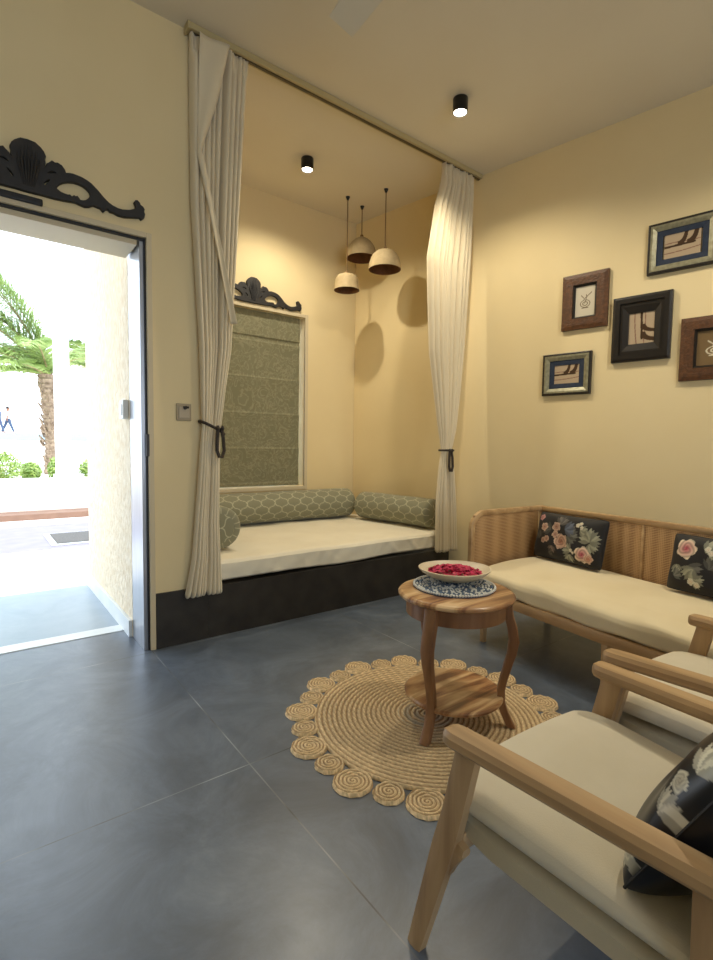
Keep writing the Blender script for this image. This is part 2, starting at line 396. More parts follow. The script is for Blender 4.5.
palm((3.15,16.5,.38), 2.8, 'second palm tree, mostly hidden behind the rough plaster wall right of the white column', 5,
     [(PI*1.0,1.1,1.5,1.3),(PI*.92,.75,1.6,1.3),(PI*1.08,.5,1.5,1.1),(PI*1.2,1.0,1.8,1.3),(.2,.9,2.2,1.3),(1.2,.9,2.2,1.3),(-1.0,.9,2.2,1.3),(2.2,.8,2.0,1.3)])

def person(x, y, z, lab, face, seed, stride):
    t = thing('person', lab, 'person', (x,y,z), face, 'people walking beyond the garden')
    me = bpy.data.meshes.new('body')
    V = [(0,0,.92),(0,0,1.12),(0,0,1.36),(0,0,1.50),(0,.01,1.62),
         (-.09,0,.88),(-.10,stride*.5,.48),(-.10,stride*.55-.06,.07),(-.10,stride*.55+.10,.03),
         (.09,0,.88),(.10,-stride*.35,.48),(.10,-stride-.06,.10),(.10,-stride+.08,.03),
         (-.17,0,1.38),(-.22,-.08,1.12),(-.22,.04,.88),(-.22,.07,.80),(.17,0,1.38),(.22,.08,1.12),(.22,.16,.90),(.22,.19,.82)]
    Ed = [(0,1),(1,2),(2,3),(3,4),(0,5),(5,6),(6,7),(7,8),(0,9),(9,10),(10,11),(11,12),(2,13),(13,14),(14,15),(15,16),(2,17),(17,18),(18,19),(19,20)]
    Rr = [.13,.12,.14,.055,.10,.09,.065,.04,.035,.09,.065,.04,.035,.06,.045,.035,.03,.06,.045,.035,.03]
    me.from_pydata(V, Ed, []); o = bpy.data.objects.new('body', me); C.objects.link(o)
    sk = o.modifiers.new('s','SKIN'); 
    if not me.skin_vertices: bpy.context.view_layer.objects.active = o
    for i, v in enumerate(me.skin_vertices[0].data if me.skin_vertices else []): v.radius = (Rr[i], Rr[i]); v.use_root = (i==0)
    return t, o
def persons():
    for x,y,z,lab,face,st in [(2.02,41.2,1.69,'right-hand of two distant walkers, person in pale shirt and blue trousers',-1.3,.30),
                        (1.50,41.0,1.69,'distant person in dark blue clothes walking at the far left edge',-1.2,.26)]:
        t = thing('person', lab, 'person', (x,y,z), face, 'people walking beyond the garden')
        cols = M['trouser'] if x > 1.7 else M['trouser']
        def limb(b, P, R_): b.tube(P, R_, 10)
        # one continuous body: metaball-free loft made from remeshed limbs
        b = MB()
        limb(b, [(0,0,.86),(0,0,1.0),(0,0,1.2),(0,0,1.38),(0,0,1.45),(0,.0,1.52)], [.13,.12,.13,.15,.07,.05])
        limb(b, [(0,.01,1.50),(0,.015,1.56),(0,.02,1.65),(0,.015,1.73),(0,.01,1.77)], [.055,.085,.10,.075,.02])
        for sg in (-1,1):
            k = st*sg
            limb(b, [(.08*sg,0,.93),(.09*sg,k*.5,.50),(.09*sg,k-.05*(sg<0),.09),(.09*sg,k+.12,.03)], [.095,.065,.045,.03])
            limb(b, [(.13*sg,0,1.40),(.20*sg,-k*.3,1.13),(.21*sg,-k*.6+.04,.90),(.21*sg,-k*.6+.07,.80)], [.06,.045,.035,.03])
        o = b.build('body', M['skin'], t, True, None)
        md = o.modifiers.new('r','REMESH'); md.mode = 'VOXEL'; md.voxel_size = .022; md.use_smooth_shade = True
        b = MB(); limb(b, [(0,0,.84),(0,0,1.0),(0,0,1.2),(0,0,1.38),(0,0,1.45)], [.15,.14,.15,.165,.085])
        for sg in (-1,1): limb(b, [(.12*sg,0,1.40),(.205*sg,-st*sg*.3,1.13)], [.075,.06])
        o = b.build('shirt', M['shirt'] if x>1.7 else M['trouser'], t, True, None)
        md = o.modifiers.new('r','REMESH'); md.mode = 'VOXEL'; md.voxel_size = .022
        b = MB(); limb(b, [(0,0,.82),(0,0,.98)], [.155,.145])
        for sg in (-1,1):
            k = st*sg; limb(b, [(.08*sg,0,.93),(.09*sg,k*.5,.50),(.09*sg,k*.98-.05*(sg<0),.12)], [.11,.082,.065])
        o = b.build('trousers', cols, t, True, None)
        md = o.modifiers.new('r','REMESH'); md.mode = 'VOXEL'; md.voxel_size = .022
        b = MB(); b.tube([(0,-.01,1.64),(0,-.012,1.72),(0,0,1.79)], [.105,.10,.03], 12); b.build('hair', M['hair'], t, True)
persons()

# ------------------------------------------------------------------ carved crests
OUT = [(0,.224),(.028,.221),(.049,.206),(.061,.192),(.068,.175),(.064,.16),(.066,.142),(.055,.118),(.068,.127),(.075,.142),(.086,.152),(.095,.162),(.106,.157),(.118,.160),(.134,.154),(.146,.138),(.15,.124),(.166,.129),(.182,.131),(.218,.127),(.240,.120),(.259,.111),(.287,.088),(.315,.060),(.335,.044),(.354,.034),(.380,.027),(.403,.027),(.435,.034),(.459,.046),(.468,.056),(.466,.070),(.460,.082),(.466,.092),(.474,.094),(.484,.086),(.488,.076),(.500,.070),(.507,.060),(.504,.048),(.509,.036),(.505,.018),(.493,.006),(.484,.014),(.470,.010),(.444,.004),(.410,-.003),(.383,-.003),(.360,.004),(.344,.004),(.336,.014),(.324,.010),(.318,.002),(.312,-.004),(.300,.008),(.286,.010),(.267,.013),(.248,.001),(.230,-.004),(.211,-.001),(.190,.004),(.175,.003),(.139,-.001),(.100,-.003),(.053,-.002),(0,-.004)]
H1 = [(.109,.042),(.113,.056),(.123,.069),(.140,.082),(.159,.090),(.182,.096),(.204,.096),(.224,.092),(.240,.084),(.252,.072),(.257,.059),(.254,.046),(.246,.034),(.236,.024),(.225,.019),(.210,.017),(.205,.024),(.198,.032),(.190,.028),(.184,.031),(.175,.022),(.166,.029),(.158,.026),(.144,.027),(.127,.030)]
H2 = [(.068,.099),(.080,.112),(.092,.119),(.108,.118),(.119,.108),(.110,.108),(.098,.108),(.080,.100)]
H3 = [(.056,.042),(.058,.052),(.064,.063),(.078,.075),(.093,.079),(.084,.067),(.075,.056),(.066,.042)]
def crest(name, label, loc, sc=1.0):
    cu = bpy.data.curves.new('c','CURVE'); cu.dimensions = '2D'; cu.fill_mode = 'BOTH'; cu.extrude = .009; cu.bevel_depth = .003; cu.bevel_resolution = 1
    outer = OUT + [(-x,z) for x,z in OUT[-2:0:-1]]
    loops = [outer] + [[(sx*x,z) for x,z in h] for h in (H1,H2,H3) for sx in (1,-1)]
    for lp in loops:
        sp = cu.splines.new('POLY'); sp.points.add(len(lp)-1); sp.use_cyclic_u = True
        for p,(x,z) in zip(sp.points, lp): p.co = (x*sc, z*sc, 0, 1)
    tmp = bpy.data.objects.new('t', cu); C.objects.link(tmp)
    dg = bpy.context.evaluated_depsgraph_get(); me = bpy.data.meshes.new_from_object(tmp.evaluated_get(dg))
    bpy.data.objects.remove(tmp)
    me.transform(Matrix.Rotation(PI/2,4,'X')); me.materials.clear(); me.materials.append(M['carving'])
    t = thing(name, label, 'wall carving', loc, 0, 'black carved scrollwork crests')
    o = bpy.data.objects.new('scroll_board', me); link(o, t)
    b = MB()                          # raised central leaf with veins
    for k in range(-3,4):
        b.tube([(k*.006*sc,-.012,.02*sc),(k*.013*sc,-.018,.11*sc),(k*.015*sc,-.012,(.205-.006*k*k)*sc)],[.004*sc,.0065*sc,.002],6)
    b.build('leaf_relief', M['carving'], t, True)
    return t
crest('wall_carving', 'large black carved scroll crest on the wall above the open doorway', (.247, 2.858, 2.308))
crest('wall_carving', 'smaller black carved scroll crest above the window blind in the alcove', (2.02, 4.186, 2.405), .955)
t = thing('door_closer', 'short black bar fixed to the wall just under the door carving', 'door closer', (.12, 2.862, 2.268))
b = MB(); b.box(-.22,.18,-.02,.008,-.016,.014,.006); b.build('bar', M['black'], t)
b = MB(); b.box(-.20,-.05,-.028,-.0201,-.010,.010,.003); b.build('bar_cover', M['chrome'], t)
# switch plate
t = thing('switch_plate', 'square beige switch plate with a dark knob on the wall beside the left curtain', 'switch', (.958, 2.8705, 1.328))
b = MB(); b.box(-.042,.042,-.010,0,-.048,.048,.004); b.build('plate', M['switch'], t)
b = MB(); b.box(-.030,.030,-.014,-.0101,-.034,.030,.003); b.build('rocker', mat('pale_insert',(186,170,144),.3), t)
b = MB(); b.tube([(.004,-.0141,.022),(.004,-.034,.026)],.009,12); b.box(-.012,.02,-.036,-.030,.020,.032,.002); b.build('knob', M['chrome'], t)

# ------------------------------------------------------------------ curtains
t = thing('curtain_track', 'long cream curtain track on the ceiling across the alcove', 'curtain track', (0,2.83,ZC))
b = MB(); b.box(.985, 3.385, -.028, .028, -.034, -.0005, .003); b.build('rail', M['track'], t)
b = MB(); b.box(1.0, 3.38, -.010, .010, -.040, -.0341, .001); b.build('runner_slot', mat('track_slot',(84,70,48),.5), t)
b = MB(); b.box(.972, .985, -.032, .032, -.040, -.0005, .002); b.build('end_cap', M['track'], t)

def interp(z, tab):
    zs = [a for a,_ in tab]; vs = [v for _,v in tab]
    return np.interp(z, zs, vs)
def curtain(label, left, right, ytab, ztop, zbot, folds, seed, ztie, nu=260, nv=150):
    t = thing('curtain', label, 'curtain', (0,0,0), 0, 'cream curtains tied back at the alcove')
    r = np.random.default_rng(seed)
    u = np.linspace(0,1,nu); z = np.linspace(ztop, zbot, nv)
    U, Z = np.meshgrid(u, z)
    Lf = interp(Z, left); Rt = interp(Z, right); Y = interp(Z, ytab)
    ph = r.uniform(0,2*PI,4)
    warp = U + .018*np.sin(2*PI*2.3*U+ph[0]) + .012*np.sin(2*PI*4.1*U+ph[1])
    wid = Rt-Lf
    amp = np.clip(.013+.06*wid, .012, .030)*(.75+.35*np.sin(2*PI*1.7*U+ph[2]+Z*.7))
    tie = np.exp(-((Z-ztie)/.12)**2)
    amp = amp*(1-.45*tie)
    pleat = np.clip((Z-(ztop-.11))/.04, 0, 1)
    A = np.sin(2*PI*folds*warp + .25*np.sin(Z*2.0+ph[3]))
    B = np.sign(A)*np.abs(A)**.55
    Yy = Y + amp*((1-pleat)*(.8*A+.2*B) + pleat*(.45*np.sin(2*PI*folds*1.5*warp)+.3*B))
    X = Lf + wid*U + .25*amp*np.cos(2*PI*folds*warp)
    Z2 = Z + .012*np.sin(2*PI*folds*warp+1)*np.clip((zbot+.25-Z)/.25,0,1)
    P = np.stack([X,Yy,Z2],-1)
    o = grid('fabric', P, M['curtain'], t)
    md = o.modifiers.new('s','SOLIDIFY'); md.thickness = .0022; md.offset = 0
    hb = np.abs(Z-(zbot+.16)) < .004
    return t, P
tL, PL = curtain('cream curtain gathered to the left side of the alcove, nearest the door',
    [(.28,.945),(.49,.985),(.9,1.02),(1.25,1.047),(1.68,1.039),(2.48,.998),(3.39,.994)],
    [(.28,1.160),(.7,1.142),(1.1,1.15),(1.25,1.16),(1.45,1.185),(1.7,1.225),(2.56,1.28),(3.39,1.33)],
    [(.28,2.822),(3.39,2.828)], 3.345, .285, 9, 3, 1.25)
tR, PR = curtain('cream curtain gathered to the right side of the alcove against the picture wall',
    [(.28,2.972),(.7,2.965),(1.0,2.99),(1.13,3.01),(1.37,2.957),(1.9,2.85),(2.3,2.82),(2.6,2.805),(3.0,2.88),(3.2,2.945),(3.39,2.96)],
    [(.28,3.21),(.7,3.18),(1.0,3.145),(1.13,3.125),(1.3,3.16),(1.95,3.235),(2.7,3.295),(3.39,3.315)],
    [(.28,2.822),(3.39,2.828)], 3.345, .31, 9, 11, 1.13)
# turned-back leading edge with the white lining showing on the left curtain
zz = np.linspace(0,1,60)[:,None]; uu = np.linspace(0,1,10)[None,:]
zl = 3.34 - zz*1.5
wl = np.interp(zz, [0,.22,.42,.6,1],[.165,.10,.014,.07,.16]); x0 = np.interp(zz,[0,.42,1],[1.03,1.015,1.03])
xa = x0 + np.where(zz<.42, 0, np.interp(zz,[.42,1],[.0,.17])); wl = np.where(zz<.42, wl, .038)
P = np.stack([xa+wl*uu, 2.782+.010*np.sin(uu*5+zz*6)+0*zz, zl+0*uu],-1)
o = grid('turned_edge', P, M['curtain'], tL); md = o.modifiers.new('s','SOLIDIFY'); md.thickness=.002
for (tc, lab, cx, z, wdt) in ((tL,'dark rope tieback with a hanging loop around the left curtain',1.105,1.245,.068),(tR,'dark rope tieback with a hanging loop around the right curtain',3.068,1.13,.068)):
    t = thing('curtain_tieback', lab, 'tieback', (cx,2.825,z), 0, 'dark rope curtain tiebacks')
    sl = .035 if tc is tL else 0
    b = MB(); b.tube([( (wdt+.004)*math.cos(a), .040*math.sin(a), (sl if math.cos(a)<0 else -sl)*abs(math.cos(a))) for a in np.linspace(0,2*PI,33)[:-1].tolist()+[0]], .0085, 8); b.build('band', M['cord'], t, True)
    dx = .03 if tc is tL else 0
    b = MB(); b.tube([(dx-.012,-.048,0),(dx-.020,-.054,-.06),(dx-.022,-.056,-.13),(dx-.010,-.056,-.165),(dx+.008,-.056,-.168),(dx+.020,-.056,-.13),(dx+.016,-.054,-.06),(dx+.008,-.048,0)], .010, 8); b.build('loop', M['cord'], t, True)
    b = MB()
    for kx in (dx-.014, dx+.012): b.tube([(kx,-.050,.012),(kx,-.054,-.004),(kx,-.050,-.018)],[.006,.012,.006],8)
    b.build('knot', M['cord'], t, True)

# ------------------------------------------------------------------ daybed
def polyprism(name, pts, z0, z1, m, parent=None, bev=0, seg=3):
    b = MB(); b.loft([[(x,y,z) for x,y in pts] for z in (z0,z1)])
    if bev:
        bmesh.ops.recalc_face_normals(b.bm, faces=b.bm.faces)
        bmesh.ops.bevel(b.bm, geom=b.bm.edges[:], offset=bev, segments=seg, profile=.5, affect='EDGES')
    return b.build(name, m, parent, bool(bev))
def wx(y, out=0): return W0.x - .1745*(y-Y1) - out/.985
t = thing('daybed_platform', 'long low black stone platform carrying the alcove mattress', 'platform', (0,0,0))
polyprism('base', [(1.092,Y1-.012),(wx(Y1)-.22,Y1-.012),(wx(4.19)-.01,4.19),(1.092,4.19)], 0, .30, M['black_stone'], t)
polyprism('top_slab', [(1.092,Y1-.0125),(wx(Y1)-.215,Y1-.0125),(wx(4.191)-.008,4.191),(1.092,4.191)], .3001, .309, M['black_stone'], t)
# mattress
t = thing('mattress', 'flat mattress under a loose cream sheet on the alcove platform', 'mattress', (0,0,0))
nu, nv = 200, 90
def mattress():
    xs0, xs1 = 1.095, wx(4.19)-.008
    x1f = wx(Y1)-.24
    zt, zb = .452, .322
    prof = [(0,.0,zb),(0,.0,zb+.02)]
    S = np.linspace(0,1,nu)
    rows = []
    # front face from bottom up, over the edge, to the back
    path = [(2.895,zb,1),(2.882,zb+.008,1)] + [(2.878,zb+.01+(zt-.03-zb)*k/14,1) for k in range(15)] + [(2.883+.03*(1-math.cos(a)), zt-.024+.024*math.sin(a),.6) for a in np.linspace(.2,PI/2,6)] + [(2.92+1.26*k/60, zt,0) for k in range(1,61)] + [(4.185,zt-.03,0),(4.187,zb,0)]
    for (y,z,f) in path:
        xe = x1f if y < 2.95 else min(xs1+(.1745*(4.19-y)), x1f+.10)
        x = xs0 + (xe-xs0)*S
        fold = f*(.007*np.sin(9*x+1)+.005*np.clip(np.sin(x*17+z*26+np.sin(x*7)*2.2)-.55,0,1)*2*np.clip((x-1.9)/.8,.45,1)+.0018*np.sin(x*41-z*45+np.sin(x*13)*2))
        top = 0 if f else .0035*np.sin(x*7+y*9)+.0025*np.sin(x*17-y*6)
        sag = .006*np.sin(5*x+.5)*(1 if z < zb+.03 else 0)
        edge = np.minimum(np.minimum((S)*2/.05, (1-S)*2/.05),1); dz = -.02*(1-np.sqrt(np.clip(edge,0,1)))*(z>zt-.01)
        rows.append(np.stack([x, y-fold, z+top+dz+sag],-1))
    return np.stack(rows)
o = grid('sheet', mattress(), M['sheet'], t)
# bolsters
def bolster(label, p0, p1, r, seed):
    p0, p1 = Vector(p0), Vector(p1); ln = (p1-p0).length; ang = math.atan2(p1.y-p0.y, p1.x-p0.x)
    t = thing('bolster', label, 'bolster', p0, ang, 'green grey patterned bolsters on the daybed')
    n, m_ = 144, int(ln/.007)
    th = np.linspace(0,2*PI,n,endpoint=False)
    ks = np.linspace(0,1,m_); rr_ = np.random.default_rng(seed)
    endr = np.minimum(1, np.sqrt(np.clip(1-(1-np.minimum(ks*ln, (1-ks)*ln)/.035).clip(0,1)**2, 0, 1))*.35+.65)
    X = (ks*ln)[:,None]+0*th[None,:]
    R_ = r*endr[:,None]*(1+.012*np.sin(X*14+th*2+seed))*(1+.02*np.sin(th*2+X*3))
    Yy = R_*np.cos(th)[None,:]; Z = r*1.0+R_*np.sin(th)[None,:]*.96
    Z = np.maximum(Z, .006+.004*np.cos(X*20))
    a = th[None,:]*r/.13 ; bb = X/.13
    def lat(a,b_):
        w = .10*np.sin(2*PI*b_*1.0)*0
        l1 = np.abs(((a+b_ + .10*np.sin(2*PI*(a-b_)))%1)-.5); l2 = np.abs(((a-b_ + .10*np.sin(2*PI*(a+b_)))%1)-.5)
        return np.minimum(l1,l2)
    k = lat(a,bb); line = np.clip((.05-k)/.03,0,1)
    inner = np.clip((.05-np.abs(k-.22))/.03,0,1)*.0
    c0 = np.array(lin((130,129,106))); c1 = np.array(lin((182,180,154)))
    col = c0*(1-line[...,None])+c1*line[...,None]
    grid('cover', np.stack([X,Yy,Z],-1), M['bolster'], t, col, wrapu=True)
    # end discs with the same lattice
    for sx, nm in ((0,'end_panel'),(1,'end_panel')):
        q = np.linspace(1,.0,26)[:,None]; R0 = r*.65*q
        X2 = (ln if sx else 0)+(-.0 + .014*(1-q**2))*(1 if sx else -1)+0*th[None,:]
        edge = 1
        Y2 = q*r*.66*1.0*np.cos(th)[None,:]; Z2 = r+q*r*.66*.96*np.sin(th)[None,:]
        k2 = lat(Y2/.13, Z2/.13+.3); l2 = np.clip((.05-k2)/.03,0,1)[...,None]
        grid(nm, np.stack([X2,Y2,Z2],-1), M['bolster'], t, c0*(1-l2)+c1*l2, wrapu=True)
bolster('long grey green patterned bolster lying under the alcove window', (1.12,4.045,.456), (2.99,4.045,.456), .142, 1)
bolster('patterned bolster lying along the right wall of the alcove', (3.03,3.87,.456), (3.135,2.99,.456), .132, 2)
bolster('patterned bolster at the left end of the daybed, showing its round end beside the curtain', (1.262,3.86,.456), (1.262,3.10,.456), .152, 3)
# roman blind
t = thing('roman_blind', 'olive grey damask roman blind covering the alcove window', 'window blind', (0,0,0))
nu, nv = 80, 400
x = np.linspace(WX0+.004, WX1-.036, nu); z = np.linspace(WZ1-.005, WZ0+.012, nv); X, Z = np.meshgrid(x,z)
s = ((Z-.79) % .322)/.322
Yb = 4.245 - .007*np.exp(-((s)/.04)**2) - .005*np.exp(-((1-s)/.2)**2) + .002*np.sin(X*9+Z*3)
Yb = np.where(Z>2.13, 4.236, Yb)
o = grid('cloth', np.stack([X,Yb,Z],-1), M['blind'], t); md = o.modifiers.new('s','SOLIDIFY'); md.thickness=.003; md.offset = -1
b = MB(); b.box(WX0+.003, WX1-.026, 4.26, 4.295, WZ1-.04, WZ1-.002,.003); b.build('head_rail', M['frame_cream'], t)

# ------------------------------------------------------------------ pendant lamps
def pendant(label, x, y, ztop, zbot, r, prof):
    t = thing('pendant_lamp', label, 'pendant lamp', (x,y,zbot), 0, 'clay pendant lamps in the alcove')
    h = ztop-zbot
    out = [(r*a, h*b_) for a,b_ in prof]; inn = [(max(.012,r*a-.006), h*b_-.006 if i else 0) for i,(a,b_) in enumerate(prof)]
    b = MB(); b.lathe(out+[(.02,h)], 40); bm = b.bm
    b2 = MB()
    rings = [[(rr*math.cos(2*PI*j/40), rr*math.sin(2*PI*j/40), z) for j in range(40)] for rr,z in out+[(.012,h)]]
    b2.loft(rings, False); b.bm.free(); b2.build('shade', M['clay'], t, True, 60)
    b = MB(); b.loft([[(rr*math.cos(2*PI*j/40), rr*math.sin(2*PI*j/40), z) for j in range(40)] for rr,z in [(out[0][0],0)]+inn+[(.010,h-.01)]], False); b.build('lining', M['clay_in'], t, True, 60)
    b = MB(); b.tube([(0,0,h-.02),(0,0,h+.02)],[.022,.014],12); b.build('socket', M['rope'], t, True)
    b = MB(); b.tube([(0,0,h+.02),(0,0,ZC-zbot-.02)],.0045,8); b.build('cord', M['rope'], t, True)
    b = MB(); b.tube([(0,0,ZC-zbot-.03),(0,0,ZC-zbot-.0005)],[.008,.02],12); b.build('ceiling_cap', M['lamp_black'], t, True)
dome = [(1,0),(.995,.12),(.96,.34),(.88,.56),(.74,.76),(.55,.90),(.32,.97),(.14,1)]
bell = [(1,0),(1,.10),(.97,.30),(.86,.52),(.66,.74),(.45,.88),(.25,.96),(.14,1)]
pot = [(1,0),(.98,.08),(.93,.16),(.93,.45),(.88,.70),(.74,.88),(.45,.97),(.16,1)]
pendant('smallest and lowest clay pendant lamp, on the left of the three', 2.755, 3.80, 2.708, 2.563, .116, pot)
pendant('highest clay pendant lamp with a sloping shade, behind the other two', 2.965, 3.86, 3.105, 2.912, .142, bell)
pendant('round domed clay pendant lamp on the right of the three', 2.933, 3.48, 2.872, 2.702, .142, dome)
# ceiling spotlights
def spot(label, x, y):
    t = thing('ceiling_spotlight', label, 'spotlight', (x,y,ZC), 0, 'black cylinder ceiling spotlights')
    b = MB(); b.loft([[(rr*math.cos(2*PI*j/32), rr*math.sin(2*PI*j/32), z) for j in range(32)] for rr,z in [(.006,-.0005),(.046,-.0005),(.048,-.004),(.048,-.085),(.041,-.088),(.040,-.072),(.006,-.072)]], False); b.build('housing', M['lamp_black'], t, True)
    b = MB(); b.lathe([(.005,-.086),(.034,-.084),(.0395,-.076),(.0395,-.0721)], 32); b.build('bulb', M['glow'], t, True)
    return t
spot('round ceiling spotlight glowing inside the alcove', 2.15, 3.51)
spot('black cylinder ceiling spotlight out in the room near the right curtain', 2.56, 2.315)
spot('ceiling spotlight over the armchairs, outside the photo', 2.62, .45)
# ceiling fan
t = thing('ceiling_fan', 'white ceiling fan, one blade tip showing at the top edge', 'ceiling fan', (1.345,1.42,3.06))
dirv = math.atan2(.60,.055)
b = MB(); b.lathe([(.03,-.07),(.10,-.06),(.12,-.02),(.115,.03),(.05,.06),(.02,.07)], 32); b.build('motor', M['fan'], t, True)
b = MB(); b.tube([(0,0,.07),(0,0,.323)],.012,12); b.build('down_rod', M['fan'], t, True)
b = MB(); b.tube([(0,0,.26),(0,0,.3245)],[.03,.06],20); b.build('canopy', M['fan'], t, True)
for k in range(3):
    a = dirv + k*2*PI/3; Mx = Matrix.Rotation(a,4,'Z') @ Matrix.Rotation(math.radians(10),4,'X')
    b = MB(); b.box(.10,.59,-.078,.078,-.003,.003,.003,2,Mx)
    for v in b.bm.verts:
        l = Mx.inverted() @ v.co
        if l.x > .5: l.y *= (1-.25*((l.x-.5)/.12)**2); l.x -= .25*abs(l.y)*((l.y)>0); v.co = Mx @ l
    b.build('blade', M['fan'], t)

# ------------------------------------------------------------------ pictures
def bands(U,V,rot=0):
    """plain beige sheet with curved brown bands"""
    if rot: U, V = 1-V, U
    base = np.array(lin((178,158,132))); dk = np.array(lin((64,46,32))); pk = np.array(lin((160,122,102)))
    col = np.ones(U.shape+(3,))*base
    d = np.minimum(np.abs(V-.60), 9) ; m1 = (np.abs(V-.62-.02*np.sin(U*6))<.02); col[m1] = pk*.7
    m1 = (np.abs(V-.48-.05*U) < .045) & (U<.86); col[m1] = dk
    m1 = (np.abs(V-.22-.10*U**2) < .022); col[m1] = pk*.7
    for (cx,rx,w_) in ((.38,.22,.11),(.62,.26,.11)):
        e = ((U-cx)/rx)**2+((V-1.05)/.52)**2; m1 = (np.abs(np.sqrt(e)-1)<w_*2.2) & (U>cx) & (V>.52); col[m1] = dk*1.2
    return col
def plant_sketch(U,V,bg=(205,196,176),ink=(120,104,84)):
    col = np.ones(U.shape+(3,))*np.array(lin(bg)); k = np.array(lin(ink))
    e = np.sqrt(((U-.5)/.24)**2+((V-.42)/.12)**2); m = np.abs(e-1)<.10
    m |= (np.abs(e-.5)<.12)
    m |= (np.abs(U-.46-.10*np.sin((V-.4)*6))<.02)&(V>.42)&(V<.72)
    m |= (np.abs((V-.56)-.55*(U-.42))<.02)&(U>.42)&(U<.82)
    m |= (np.abs((V-.60)+.7*(U-.44))<.02)&(U>.28)&(U<.44)
    m |= (np.abs(V-.28)<.015)&(np.abs(U-.5)<.18)
    col[m] = k; return col
def picture(label, s, z, w, h, steps, pw, ph, fn, th=.028):
    """steps: list of (part name, material, outer w, outer h, inner w, inner h, front depth)"""
    p = wr(s, z, .001); t = thing('picture_frame', label, 'framed picture', p, math.atan2(wd.y,wd.x)-PI, 'framed pictures on the right wall')
    # local x runs towards the camera along the wall (to the right in view), local -? out of wall = +/-y
    sg = -1 if (Matrix.Rotation(math.atan2(wd.y,wd.x)-PI,3,'Z') @ Vector((0,1,0))).dot(-wn) < 0 else 1
    for (nm, m, ow, oh, iw, ih, d0, d1) in steps:
        b = MB(); prof = [(0,0),(0,d0),(.35,max(d0,d1)),(1,d1),(1,0)]
        rings = []
        for f_, dd in prof:
            a = (ow+(iw-ow)*f_)/2; c = (oh+(ih-oh)*f_)/2
            rings.append([(x_*a, sg*dd, y_*c) for x_,y_ in ((-1,-1),(1,-1),(1,1),(-1,1))])
        b.loft(rings, False, True); b.build(nm, m, t)
    nu, nv = 64, 64; u = np.linspace(0,1,nu); V, U = np.meshgrid(u,u,indexing='ij')
    P = np.stack([(U-.5)*pw, sg*(.010+0*U), (V-.5)*ph],-1)
    grid('print', P, M['pict'], t, fn(U,V))
    b = MB(); b.box(-pw/2,pw/2, min(0,sg*.0095), max(0,sg*.0095), -ph/2,ph/2); b.build('backing', M['blackedge'], t)
    return t
blue = lambda w,h: [('outer_edge',M['blackedge'],w,h,w-.03,h-.03,.026,.028),('moulding',M['champagne'],w-.03,h-.03,w-.10,h-.10,.030,.020),('blue_mat',M['navy'],w-.10,h-.10,w-.17,h-.17,.016,.014)]
brown = lambda w,h: [('moulding',M['brown_frame'],w,h,w-.15,h-.15,.026,.032),('inner_lip',M['blackedge'],w-.15,h-.15,w-.18,h-.18,.026,.014)]
dark = lambda w,h: [('outer_moulding',M['dark_frame'],w,h,w-.09,h-.09,.030,.036),('inner_moulding',M['dark_frame'],w-.09,h-.09,w-.20,h-.23,.026,.016)]
picture('top right framed picture, champagne frame with a wide blue mat', -1.505, 2.467, .385, .32, blue(.385,.32), .20, .15, bands)
picture('square brown carved frame holding a small plant sketch, upper left of the group', -.922, 2.216, .315, .39, brown(.315,.39), .135, .21, plant_sketch)
picture('black wide-bordered frame at the centre of the picture group', -1.296, 1.972, .355, .435, dark(.355,.435), .155, .205, lambda U,V: bands(U,V,1))
picture('lowest and smallest picture, champagne frame with a narrow blue mat', -.812, 1.707, .350, .305, blue(.350,.305), .18, .135, bands)
picture('brown carved frame cut off by the right edge of the photo', -1.715, 1.795, .375, .392, brown(.375,.392), .195, .212, lambda U,V: plant_sketch(U,V,(120,98,68),(214,204,178)))

# ------------------------------------------------------------------ printed cushions
def floral(U, V, roses, sprigs, asp, bg=(30,28,28)):
    col = np.ones(U.shape+(3,))*np.array(lin(bg)); X = U*asp; Y = V
    for (cx,cy,ln,ang,c) in sprigs:
        ca, sa = math.cos(ang), math.sin(ang); cx *= asp
        for k in range(7):
            off = (k-3)/3*.9; a2 = ang+off; x0 = cx+ (k%2)*.02*ca; y0 = cy+(k%2)*.02*sa
            dx = X-x0; dy = Y-y0; l = dx*math.cos(a2)+dy*math.sin(a2); s = -dx*math.sin(a2)+dy*math.cos(a2)
            tt = l/ln; m = (tt>0)&(tt<1)&(np.abs(s)<.16*ln*np.sin(PI*np.clip(tt,0,1)))
            cc = np.array(lin(c)); col[m] = cc*(.6+.5*(k%3)/2)
    for (cx,cy,r,c,c2) in roses:
        dx = X-cx*asp; dy = Y-cy; rr = np.sqrt(dx*dx+dy*dy)/r; th = np.arctan2(dy,dx)
        edge = 1+.10*np.sin(th*5+cx*9)+.05*np.sin(th*9)
        m = rr < edge; k = np.clip(rr,0,1)[...,None]
        base = np.array(lin(c2))*(1-k)+np.array(lin(c))*k
        ring = .78+.22*np.sin(rr*15+th*2.0+np.sin(th*3)*1.2)
        col[m] = (base*ring[...,None])[m]
    return col
